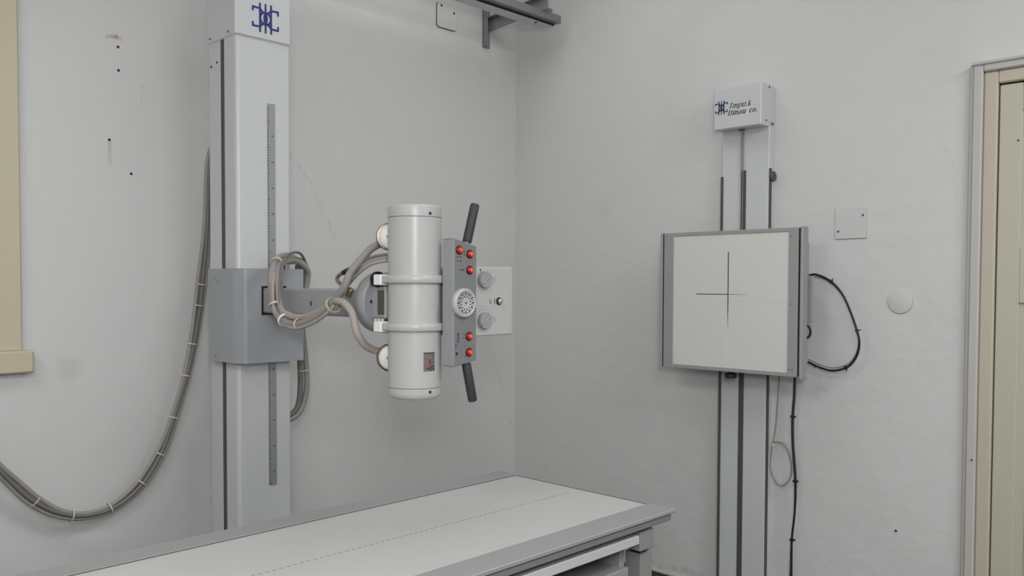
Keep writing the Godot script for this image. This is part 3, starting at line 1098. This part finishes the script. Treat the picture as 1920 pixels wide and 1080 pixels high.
func build_receptor() -> void:
	var o := thing("wall_bucky_stand", "white wall stand with a square grey-framed detector panel marked by a cross", "medical machine", Vector3(-0.02, 0, 1.47))
	var E: Material = mats.enamel
	var z0 := 1.353
	var z1 := 1.584
	var s := Shape.new()
	s.box(Vector3(-0.045, 0.03, z0), Vector3(0, 2.14, z1), 0.003)
	var col := put("column", s, E, o)
	s = Shape.new()
	s.box(Vector3(-0.09, 0, z0 - 0.05), Vector3(0, 0.03, z1 + 0.05), 0.004)
	put("foot_plate", s, mats.grey, o)
	s = Shape.new()
	s.box(Vector3(-0.12, 2.115, z0 - 0.001), Vector3(0, 2.298, z1), 0.004)
	var head := put("header_cover", s, E, o)
	put("emblem", emblem(Vector3(-0.1205, 2.212, 1.391), Vector3.BACK, Vector3.UP, 0.029), mats.navy, head, "dark blue line emblem of three bars and an eye")
	lettering("Emguz.k", Vector3(-0.1195, 2.214, 1.432), Vector3.BACK, Vector3.UP, 0.03, 0.8, 0.3, mats.navy, head)
	lettering("Dinau  co.", Vector3(-0.1195, 2.183, 1.423), Vector3.BACK, Vector3.UP, 0.03, 0.98, 0.3, mats.navy, head)
	for p in [Vector2(2.138, -0.075), Vector2(2.13, -0.02), Vector2(2.285, -0.05)]:
		put("screw", disc(Vector3(p.y, p.x, z1 - 0.0005), Vector3.BACK, 0.005, 0.002, 0.0006, 10), mats.ink, head)
	# dark guide strips: left edge, middle, right edge
	s = Shape.new()
	s.box(Vector3(-0.05, 0.03, z0 - 0.004), Vector3(-0.034, 1.915, z0 + 0.008), 0.001)
	put("guide_strip", s, mats.dark, col)
	s = Shape.new()
	s.box(Vector3(-0.0475, 0.03, 1.450), Vector3(-0.044, 1.935, 1.475), 0.001)
	put("guide_strip", s, mats.dark, col)
	s = Shape.new()
	s.box(Vector3(-0.043, 0.03, z1 - 0.002), Vector3(-0.021, 1.935, z1 + 0.0025), 0.001)
	put("guide_strip", s, mats.dark, col)
	put("pulley", disc(Vector3(-0.024, 1.9, z1 + 0.001), Vector3.BACK, 0.022, 0.014, 0.003, 24), mats.dark, col)
	for z in [1.453, 1.462]:
		s = Shape.new()
		s.tube([Vector3(-0.052, 2.118, z), Vector3(-0.052, 1.66, z)], 0.0022, 8)
		put("lift_cable", s, mats.steel_grey, o)
	put("cable_outlet", disc(Vector3(-0.06, 2.1135, 1.457), Vector3.UP, 0.016, 0.003, 0.0, 16), mats.black, head)
	# the bucky
	var b0 := 1.13
	var b1 := 1.808
	var y0 := 1.045
	var y1 := 1.660
	s = Shape.new()
	s.box(Vector3(-0.15, 1.12, 1.3), Vector3(-0.046, 1.6, 1.64), 0.005)
	put("bucky_carriage", s, mats.grey, o)
	s = Shape.new()
	s.box(Vector3(-0.193, y0 + 0.002, b0 + 0.012), Vector3(-0.148, y1 - 0.002, b1 - 0.003), 0.003)
	var bu := put("bucky_housing", s, mats.alu, o)
	# face frame
	for z in [[b0 + 0.017, 1.199], [1.757, b1 - 0.009]]:
		s = Shape.new()
		s.box(Vector3(-0.2, y0, z[0]), Vector3(-0.192, y1, z[1]), 0.0015)
		put("frame_stile", s, mats.alu, bu)
	for y in [[y0, y0 + 0.017], [y1 - 0.017, y1]]:
		s = Shape.new()
		s.box(Vector3(-0.1995, y[0], 1.1985), Vector3(-0.192, y[1], 1.7575), 0.0015)
		put("frame_rail", s, mats.alu, bu)
	s = Shape.new()
	s.box(Vector3(-0.203, y0 - 0.002, b0), Vector3(-0.15, y1 + 0.002, b0 + 0.010), 0.002)
	put("edge_profile", s, mats.alu, bu)
	s = Shape.new()
	s.box(Vector3(-0.2, y0 - 0.008, b1 - 0.001), Vector3(-0.15, y1 + 0.004, b1 + 0.011), 0.003)
	put("edge_profile", s, mats.alu, bu)
	for z in [[b0 + 0.009, b0 + 0.018], [b1 - 0.0095, b1]]:
		s = Shape.new()
		s.box(Vector3(-0.194, y0 + 0.003, z[0]), Vector3(-0.192, y1 - 0.003, z[1]))
		put("edge_groove", s, mats.dark_gap, bu)
	# the front panel with its printed cross
	var im := Image.create(512, 512, false, Image.FORMAT_RGB8)
	var base := Color(0.825, 0.822, 0.80)
	im.fill(base)
	var cx := 256
	var cy := 229
	for k in 512:
		for w in range(-5, 6):
			im.set_pixel(cx + w, k, base.lightened(0.10 - absf(w) * 0.018))
		for w in range(-3, 4):
			im.set_pixel(k, 256 + w, base.darkened(0.025 - absf(w) * 0.006))
	for k in range(-162, 132):
		var a := 1.0 if k < 8 else 1.0 - k / 150.0
		for w in 4:
			im.set_pixel(cx + w - 2, cy + k, Color(0.12, 0.12, 0.12).lerp(base, 0.0 if k < 30 else clampf((k - 30) / 110.0, 0.0, 1.0)))
	for k in range(-146, 120):
		for w in 3:
			im.set_pixel(cx + k, cy + w - 1, Color(0.16, 0.16, 0.16).lerp(base, 0.0 if k < 0 else clampf(0.5 + k / 200.0, 0.0, 1.0)))
	var pm := StandardMaterial3D.new()
	pm.albedo_texture = ImageTexture.create_from_image(im)
	pm.roughness = 0.4
	s = Shape.new()
	var px := -0.1965
	s.quad(Vector3(px, y0 + 0.017, 1.199), Vector3(px, y0 + 0.017, 1.757), Vector3(px, y1 - 0.017, 1.757), Vector3(px, y1 - 0.017, 1.199), Vector3.LEFT)
	s.box(Vector3(-0.196, y0 + 0.018, 1.2), Vector3(-0.192, y1 - 0.018, 1.756))
	put("front_panel", s, pm, bu, "off-white square front panel with a thin black centring cross")
	for p in [Vector2(1.075, 1.766), Vector2(1.075, 1.78), Vector2(1.625, 1.766), Vector2(1.345, 1.77), Vector2(1.645, 1.16)]:
		put("screw", disc(Vector3(-0.1995, p.x, p.y), Vector3.LEFT, 0.003, 0.0015, 0.0, 10), mats.mark, bu)
	s = Shape.new()
	s.lathe(Vector3(-0.16, y0 - 0.03, 1.475), Vector3.UP, [Vector2(0, 0), Vector2(0.02, 0), Vector2(0.026, 0.004), Vector2(0.026, 0.018), Vector2(0.02, 0.022), Vector2(0.01, 0.022), Vector2(0.01, 0.034)], 24)
	put("lock_knob", s, mats.black, o, "black locking knob under the detector panel")
	s = Shape.new()
	s.box(Vector3(-0.135, 1.27, 1.79), Vector3(-0.12, 1.462, 1.832), 0.002)
	put("tray_handle", s, mats.grey_light, bu)
	s = Shape.new()
	s.box(Vector3(-0.15, 1.1, 1.62), Vector3(-0.1, 1.6, 1.8), 0.002)
	put("tray_case", s, mats.grey, bu)


func build_guide_rail() -> void:
	var o := thing("ceiling_guide_rail", "grey metal guide rail on a wall bracket near the room corner", "rail", Vector3(-1.9, 2.78, 0.3))
	var G: Material = mats.alu
	var s := Shape.new()
	s.box(Vector3(-3.9, 2.785, 0.298), Vector3(-0.1, 2.797, 0.37), 0.001)
	var flange := put("rail_flange", s, mats.enamel, o)
	put("bolt", disc(Vector3(-0.22, 2.7855, 0.355), Vector3.DOWN, 0.008, 0.004, 0.001, 12), mats.ink, flange)
	s = Shape.new()
	s.box(Vector3(-3.9, 2.79, 0.29), Vector3(-0.09, 2.83, 0.298), 0.001)
	put("rail_web", s, G, o)
	s = Shape.new()
	s.box(Vector3(-3.9, 2.797, 0.376), Vector3(-0.085, 2.836, 0.412), 0.002)
	put("rail_bar", s, mats.steel_grey, o)
	s = Shape.new()
	s.box(Vector3(-3.9, 2.788, 0.369), Vector3(-0.1, 2.806, 0.377))
	put("rail_gap", s, mats.dark_gap, o)
	for x in [-0.24, -2.9]:
		s = Shape.new()
		s.box(Vector3(x - 0.026, 2.715, 0), Vector3(x + 0.026, 3.0, 0.008), 0.001)
		s.box(Vector3(x - 0.026, 2.715, 0.004), Vector3(x - 0.02, 3.0, 0.04), 0.001)
		var br := put("wall_bracket", s, mats.steel_grey, o)
		s = Shape.new()
		s.bar(Vector3(x + 0.01, 2.832, 0.004), Vector3(x + 0.01, 2.862, 0.45), Vector3.UP, 0.062, 0.006, 0.001)
		s.bar(Vector3(x - 0.005, 2.865, 0.004), Vector3(x - 0.005, 2.895, 0.45), Vector3.RIGHT, 0.04, 0.005, 0.001)
		put("strut", s, mats.steel_grey, br)
		s = Shape.new()
		s.tube([Vector3(x + 0.008, 2.842, 0.42), Vector3(x + 0.07, 2.842, 0.42)], 0.008, 8)
		put("bracket_bolt", s, mats.steel_grey, br)


# several cables side by side along one path, with ties round the lot
func bundle(o: Node3D, path: Array, offsets: Array, r: float, materials: Array, ties: Array) -> void:
	var pts := curve(path, 6)
	for k in offsets.size():
		var line := []
		for i in pts.size():
			var d: Vector3 = (pts[mini(i + 1, pts.size() - 1)] - pts[maxi(i - 1, 0)]).normalized()
			var A := d.cross(Vector3(0, 0, 1)).normalized() if absf(d.z) < 0.9 else Vector3.UP
			var B := d.cross(A)
			var wob := sin(i * 0.23 + k * 1.9) * 0.0035
			line.append(pts[i] + A * (offsets[k].x + wob) + B * offsets[k].y)
		var s := Shape.new()
		s.tube(line, r, 12)
		put("cable", s, materials[k % materials.size()], o)
	for t in ties:
		var at: Vector3 = t
		var best := 1
		for i in range(1, pts.size() - 1):
			if pts[i].distance_to(at) < pts[best].distance_to(at):
				best = i
		var d: Vector3 = (pts[best + 1] - pts[best - 1]).normalized()
		var wide := 0.0
		for q in offsets:
			wide = maxf(wide, q.length())
		var s := Shape.new()
		s.lathe(pts[best], d, [Vector2(wide + r - 0.0015, -0.0022), Vector2(wide + r + 0.0008, -0.0022), Vector2(wide + r + 0.0008, 0.0022), Vector2(wide + r - 0.0015, 0.0022)], 20)
		put("cable_tie", s, mats.tie, o)


func build_cables() -> void:
	var o := thing("hanging_cable_bundle", "grey cable bundle with pale ties sagging along the back wall left of the column", "cable", Vector3(-2.3, 0.57, 0.12))
	var path := [Vector3(-1.885, 1.96, 0.13), Vector3(-1.898, 1.885, 0.120), Vector3(-1.907, 1.639, 0.120), Vector3(-1.930, 1.446, 0.120), Vector3(-1.954, 1.276, 0.120), Vector3(-1.991, 1.086, 0.120), Vector3(-2.040, 0.921, 0.120), Vector3(-2.094, 0.781, 0.120), Vector3(-2.178, 0.659, 0.120), Vector3(-2.277, 0.589, 0.120), Vector3(-2.382, 0.571, 0.120), Vector3(-2.472, 0.596, 0.120), Vector3(-2.550, 0.654, 0.120), Vector3(-2.616, 0.731, 0.120), Vector3(-2.688, 0.825, 0.120), Vector3(-2.8, 1.0, 0.06)]
	bundle(o, path, [Vector2(-0.013, 0.0), Vector2(0.002, 0.011), Vector2(0.013, -0.004), Vector2(0.0, -0.009)], 0.0078, [mats.cable, mats.cable_warm, mats.cable, mats.cable_dark],
		[Vector3(-1.935, 1.425, 0.120), Vector3(-1.951, 1.321, 0.120), Vector3(-1.975, 1.198, 0.120), Vector3(-1.987, 1.067, 0.120), Vector3(-2.036, 0.902, 0.120), Vector3(-2.101, 0.753, 0.120), Vector3(-2.176, 0.653, 0.120), Vector3(-2.295, 0.584, 0.120), Vector3(-2.435, 0.581, 0.120), Vector3(-2.556, 0.657, 0.120)])

	o = thing("column_cable_bundle", "two thick grey cables curving behind the right side of the tube column", "cable", Vector3(-1.57, 0.86, 0.3))
	bundle(o, [Vector3(-1.61, 1.5, 0.34), Vector3(-1.6, 1.36, 0.31), Vector3(-1.59, 1.227, 0.3), Vector3(-1.582, 1.115, 0.300), Vector3(-1.575, 1.013, 0.300), Vector3(-1.583, 0.935, 0.300), Vector3(-1.61, 0.888, 0.300), Vector3(-1.665, 0.868, 0.300), Vector3(-1.7, 0.87, 0.300)],
		[Vector2(-0.0115, 0.0), Vector2(0.0115, 0.003)], 0.0115, [mats.cable, mats.cable_dark], [Vector3(-1.578, 1.06, 0.3)])

	o = thing("tube_cable_loop", "thick grey cable loop tied in front of the carriage and running to the tube", "cable", Vector3(-1.95, 1.28, 0.8))
	var main := [Vector3(-1.662, 1.28, 0.36), Vector3(-1.656, 1.447, 0.42), Vector3(-1.688, 1.499, 0.455), Vector3(-1.757, 1.526, 0.5), Vector3(-1.843, 1.522, 0.58), Vector3(-1.919, 1.496, 0.66), Vector3(-1.950, 1.435, 0.692), Vector3(-1.950, 1.350, 0.702), Vector3(-1.950, 1.296, 0.758), Vector3(-1.950, 1.284, 0.854), Vector3(-1.950, 1.309, 0.965), Vector3(-1.950, 1.353, 1.058)]
	var a := curve(main + [Vector3(-1.95, 1.409, 1.131), Vector3(-1.935, 1.46, 1.15), Vector3(-1.9, 1.513, 1.176), Vector3(-1.88, 1.535, 1.184), Vector3(-1.842, 1.555, 1.19)], 8)
	var s := Shape.new()
	s.tube(a, 0.0125, 16)
	put("cable", s, mats.cable, o)
	var b := []
	for k in main.size():
		b.append(main[k] + Vector3(0.014, 0.004 - 0.02 * sin(k * 0.5), 0.016))
	b = curve(b + [Vector3(-1.955, 1.368, 1.1), Vector3(-1.955, 1.362, 1.14), Vector3(-1.95, 1.33, 1.176), Vector3(-1.944, 1.275, 1.19), Vector3(-1.918, 1.235, 1.19), Vector3(-1.88, 1.213, 1.186), Vector3(-1.842, 1.204, 1.19)], 8)
	s = Shape.new()
	s.tube(b, 0.012, 16)
	put("cable", s, mats.cable_warm, o)
	# thinner control wires along the loop
	for k in 3:
		var w := []
		for i in range(0, main.size()):
			var q: Vector3 = main[i]
			if i < 3:
				w.append(q + Vector3(0.016 + 0.004 * k, 0.008, 0.0))
				continue
			w.append(q + Vector3(-0.006 + 0.01 * k, -0.012 + 0.006 * k + (0.02 if i < 8 else 0.0) * (k - 1) * 0.6, 0.02 + 0.012 * k if i < 9 else 0.012 - 0.012 * k))
		w.append_array([Vector3(-1.92, 1.40 + 0.01 * k, 1.085), Vector3(-1.91, 1.451 + 0.012 * k, 1.145), Vector3(-1.9, 1.484 + 0.01 * k, 1.205), Vector3(-1.87, 1.496 + 0.009 * k, 1.25)])
		s = Shape.new()
		s.tube(curve(w, 6), 0.0065 - 0.0008 * k, 10)
		put("control_wire", s, [mats.cable_warm, mats.cable, mats.cable_dark][k], o)
	s = Shape.new()
	s.tube(curve([Vector3(-1.915, 1.475, 1.157), Vector3(-1.920, 1.463, 1.104), Vector3(-1.920, 1.450, 1.063), Vector3(-1.920, 1.436, 1.050), Vector3(-1.920, 1.420, 1.074), Vector3(-1.920, 1.405, 1.119)], 8), 0.0062, 10)
	put("short_wire", s, mats.cable_dark, o)
	s = Shape.new()
	s.tube([Vector3(-1.92, 1.4695, 1.132), Vector3(-1.92, 1.463, 1.104), Vector3(-1.92, 1.4575, 1.086)], 0.0082, 12)
	put("wire_sleeve", s, mats.black, o)
	put("cable_fitting", disc(Vector3(-1.925, 1.383, 1.118), Vector3(0, 0.6, 0.5), 0.0095, 0.03, 0.003, 16), mats.brass, o)
	for t in [[5, 0.022, mats.tie], [7, 0.022, mats.tie], [8, 0.022, mats.white_tape], [9, 0.02, mats.tie], [11, 0.026, mats.tie]]:
		var d: Vector3 = (main[mini(t[0] + 1, 11)] - main[t[0] - 1]).normalized()
		s = Shape.new()
		s.lathe(main[t[0]] + Vector3(0.004, 0, 0.009), d, [Vector2(t[1] - 0.002, -0.004), Vector2(t[1] + 0.001, -0.004), Vector2(t[1] + 0.001, 0.004), Vector2(t[1] - 0.002, 0.004)], 20)
		put("cable_tie", s, t[2], o)

	# bucky stand cables
	o = thing("black_cable_loop", "black cable bowed out in a wide loop at the right of the detector panel", "cable", Vector3(-0.06, 1.05, 1.9))
	var X := -0.07
	path = [Vector3(-0.12, 1.47, 1.80)]
	for q in LOOP:
		path.append(Vector3(X, q.y, q.x))
	path.append(Vector3(-0.12, 1.10, 1.79))
	s = Shape.new()
	s.tube(curve(path, 8), 0.0048, 10)
	put("cable", s, mats.black, o)
	var thin := []
	for q in path:
		thin.append(q + Vector3(0.008, (1.28 - q.y) * 0.05, (1.85 - q.z) * 0.045))
	s = Shape.new()
	s.tube(curve(thin, 8), 0.0022, 8)
	put("thin_wire", s, mats.cable_dark, o)
	for k in [3, 6, 10]:
		var d: Vector3 = (path[k + 1] - path[k - 1]).normalized()
		s = Shape.new()
		s.lathe(path[k] + Vector3(0.003, 0, 0), d, [Vector2(0.005, -0.003), Vector2(0.009, -0.003), Vector2(0.009, 0.003), Vector2(0.005, 0.003)], 12)
		s.tube([path[k], path[k] + d.cross(Vector3.RIGHT).normalized() * 0.016], 0.002, 6)
		put("cable_tie", s, mats.black, o)
	s = Shape.new()
	s.tube(curve([Vector3(-0.14, 1.262, 1.79), Vector3(-0.125, 1.25, 1.815), Vector3(-0.125, 1.215, 1.818), Vector3(-0.135, 1.195, 1.79)], 6), 0.005, 8)
	put("short_cable", s, mats.black, o)

	o = thing("black_hanging_cable", "black cable with small ties hanging straight down right of the white column", "cable", Vector3(-0.04, 0.0, 1.7))
	X = -0.04
	path = []
	for q in DROP:
		path.append(Vector3(X, q.y, q.x))
	s = Shape.new()
	s.tube(curve(path, 6), 0.0046, 10)
	put("cable", s, mats.black, o)
	thin = []
	for k in path.size():
		thin.append(path[k] + Vector3(0.004, 0, 0.005 - 0.012 * clampf((k - 4) * 0.4, 0.0, 2.0)))
	s = Shape.new()
	s.tube(curve(thin, 6), 0.0026, 8)
	put("thin_wire", s, mats.cable_dark, o)
	for k in [2, 4, 6]:
		s = Shape.new()
		s.box(path[k] + Vector3(-0.007, -0.004, -0.009), path[k] + Vector3(0.007, 0.004, 0.013), 0.001)
		put("cable_tie", s, mats.black, o)

	o = thing("grey_cable_coil", "thin grey cable hanging in one oval coil below the detector panel", "cable", Vector3(-0.035, 0.6, 1.62))
	path = []
	for q in COIL:
		path.append(Vector3(-0.03, q.y, q.x))
	s = Shape.new()
	s.tube(curve(path, 6), 0.0036, 8)
	put("cable", s, mats.cable, o)
	s = Shape.new()
	s.lathe(path[2], Vector3.UP, [Vector2(0.0036, -0.006), Vector2(0.006, -0.006), Vector2(0.006, 0.006), Vector2(0.0036, 0.006)], 12)
	put("cable_tie", s, mats.tie, o)

const LOOP := [Vector2(1.786, 1.465), Vector2(1.820, 1.467), Vector2(1.880, 1.439), Vector2(1.930, 1.384), Vector2(1.966, 1.309), Vector2(1.991, 1.240), Vector2(2.001, 1.197), Vector2(1.997, 1.154), Vector2(1.978, 1.114), Vector2(1.946, 1.086), Vector2(1.893, 1.071), Vector2(1.838, 1.080), Vector2(1.770, 1.105)]
const DROP := [Vector2(1.713, 1.035), Vector2(1.712, 0.952), Vector2(1.706, 0.857), Vector2(1.708, 0.744), Vector2(1.722, 0.579), Vector2(1.722, 0.445), Vector2(1.711, 0.322), Vector2(1.711, 0.168), Vector2(1.707, 0.092)]
const COIL := [Vector2(1.639, 1.038), Vector2(1.627, 0.824), Vector2(1.611, 0.720), Vector2(1.602, 0.650), Vector2(1.604, 0.608), Vector2(1.627, 0.560), Vector2(1.659, 0.548), Vector2(1.691, 0.579), Vector2(1.701, 0.630), Vector2(1.689, 0.689), Vector2(1.666, 0.728), Vector2(1.639, 0.736), Vector2(1.609, 0.732)]


func rounded(w: float, h: float, r: float) -> PackedVector2Array:
	var p := PackedVector2Array()
	for k in 4:
		var c := Vector2((w / 2 - r) * (1 if k in [0, 3] else -1), (h / 2 - r) * (1 if k < 2 else -1))
		for i in 6:
			var a := PI / 2 * (k + i / 5.0)
			p.append(c + Vector2(cos(a), sin(a)) * r)
	return p


func build_plates() -> void:
	var o := thing("square_cover_plate", "white rounded square cover plate high on the back wall under the guide rail", "cover plate", Vector3(-0.528, 2.755, 0))
	var s := Shape.new()
	s.prism(rounded(0.136, 0.129, 0.017), Vector3(-0.528, 2.8175, 0), Vector3.RIGHT, Vector3.UP, Vector3.BACK, 0.002)
	put("gasket", s, mats.dark, o)
	s = Shape.new()
	s.prism(rounded(0.131, 0.124, 0.015), Vector3(-0.526, 2.8185, 0.002), Vector3.RIGHT, Vector3.UP, Vector3.BACK, 0.007, 0.002)
	put("plate", s, mats.plate, o)
	for p in [Vector2(-0.566, 2.868), Vector2(-0.479, 2.846)]:
		put("screw", disc(Vector3(p.x, p.y, 0.0085), Vector3.BACK, 0.006, 0.002, 0.0006, 12), mats.ink, o)
	o = thing("square_cover_plate_001", "white square cover plate on the right wall beside the detector panel", "cover plate", Vector3(0, 1.612, 1.93))
	s = Shape.new()
	s.prism(rounded(0.131, 0.129, 0.004), Vector3(0, 1.679, 1.93), Vector3.BACK, Vector3.UP, Vector3.LEFT, 0.0015)
	put("gasket", s, mats.gasket, o)
	s = Shape.new()
	s.prism(rounded(0.13, 0.128, 0.004), Vector3(-0.0015, 1.6805, 1.93), Vector3.BACK, Vector3.UP, Vector3.LEFT, 0.003, 0.001)
	put("plate", s, mats.wall_white, o)
	for p in [Vector2(1.879, 1.648), Vector2(1.981, 1.711)]:
		put("screw", disc(Vector3(-0.004, p.y, p.x), Vector3.LEFT, 0.005, 0.002, 0.0006, 12), mats.mark, o)
	o = thing("round_cover_plate", "white round cover plate on the right wall beside the black cable loop", "cover plate", Vector3(0, 1.31, 2.133))
	put("gasket", disc(Vector3(0, 1.3595, 2.133), Vector3.LEFT, 0.0492, 0.0015, 0.0, 40), mats.gasket, o)
	put("plate", disc(Vector3(-0.0012, 1.3605, 2.133), Vector3.LEFT, 0.0485, 0.002, 0.0008, 40), mats.wall_white, o)
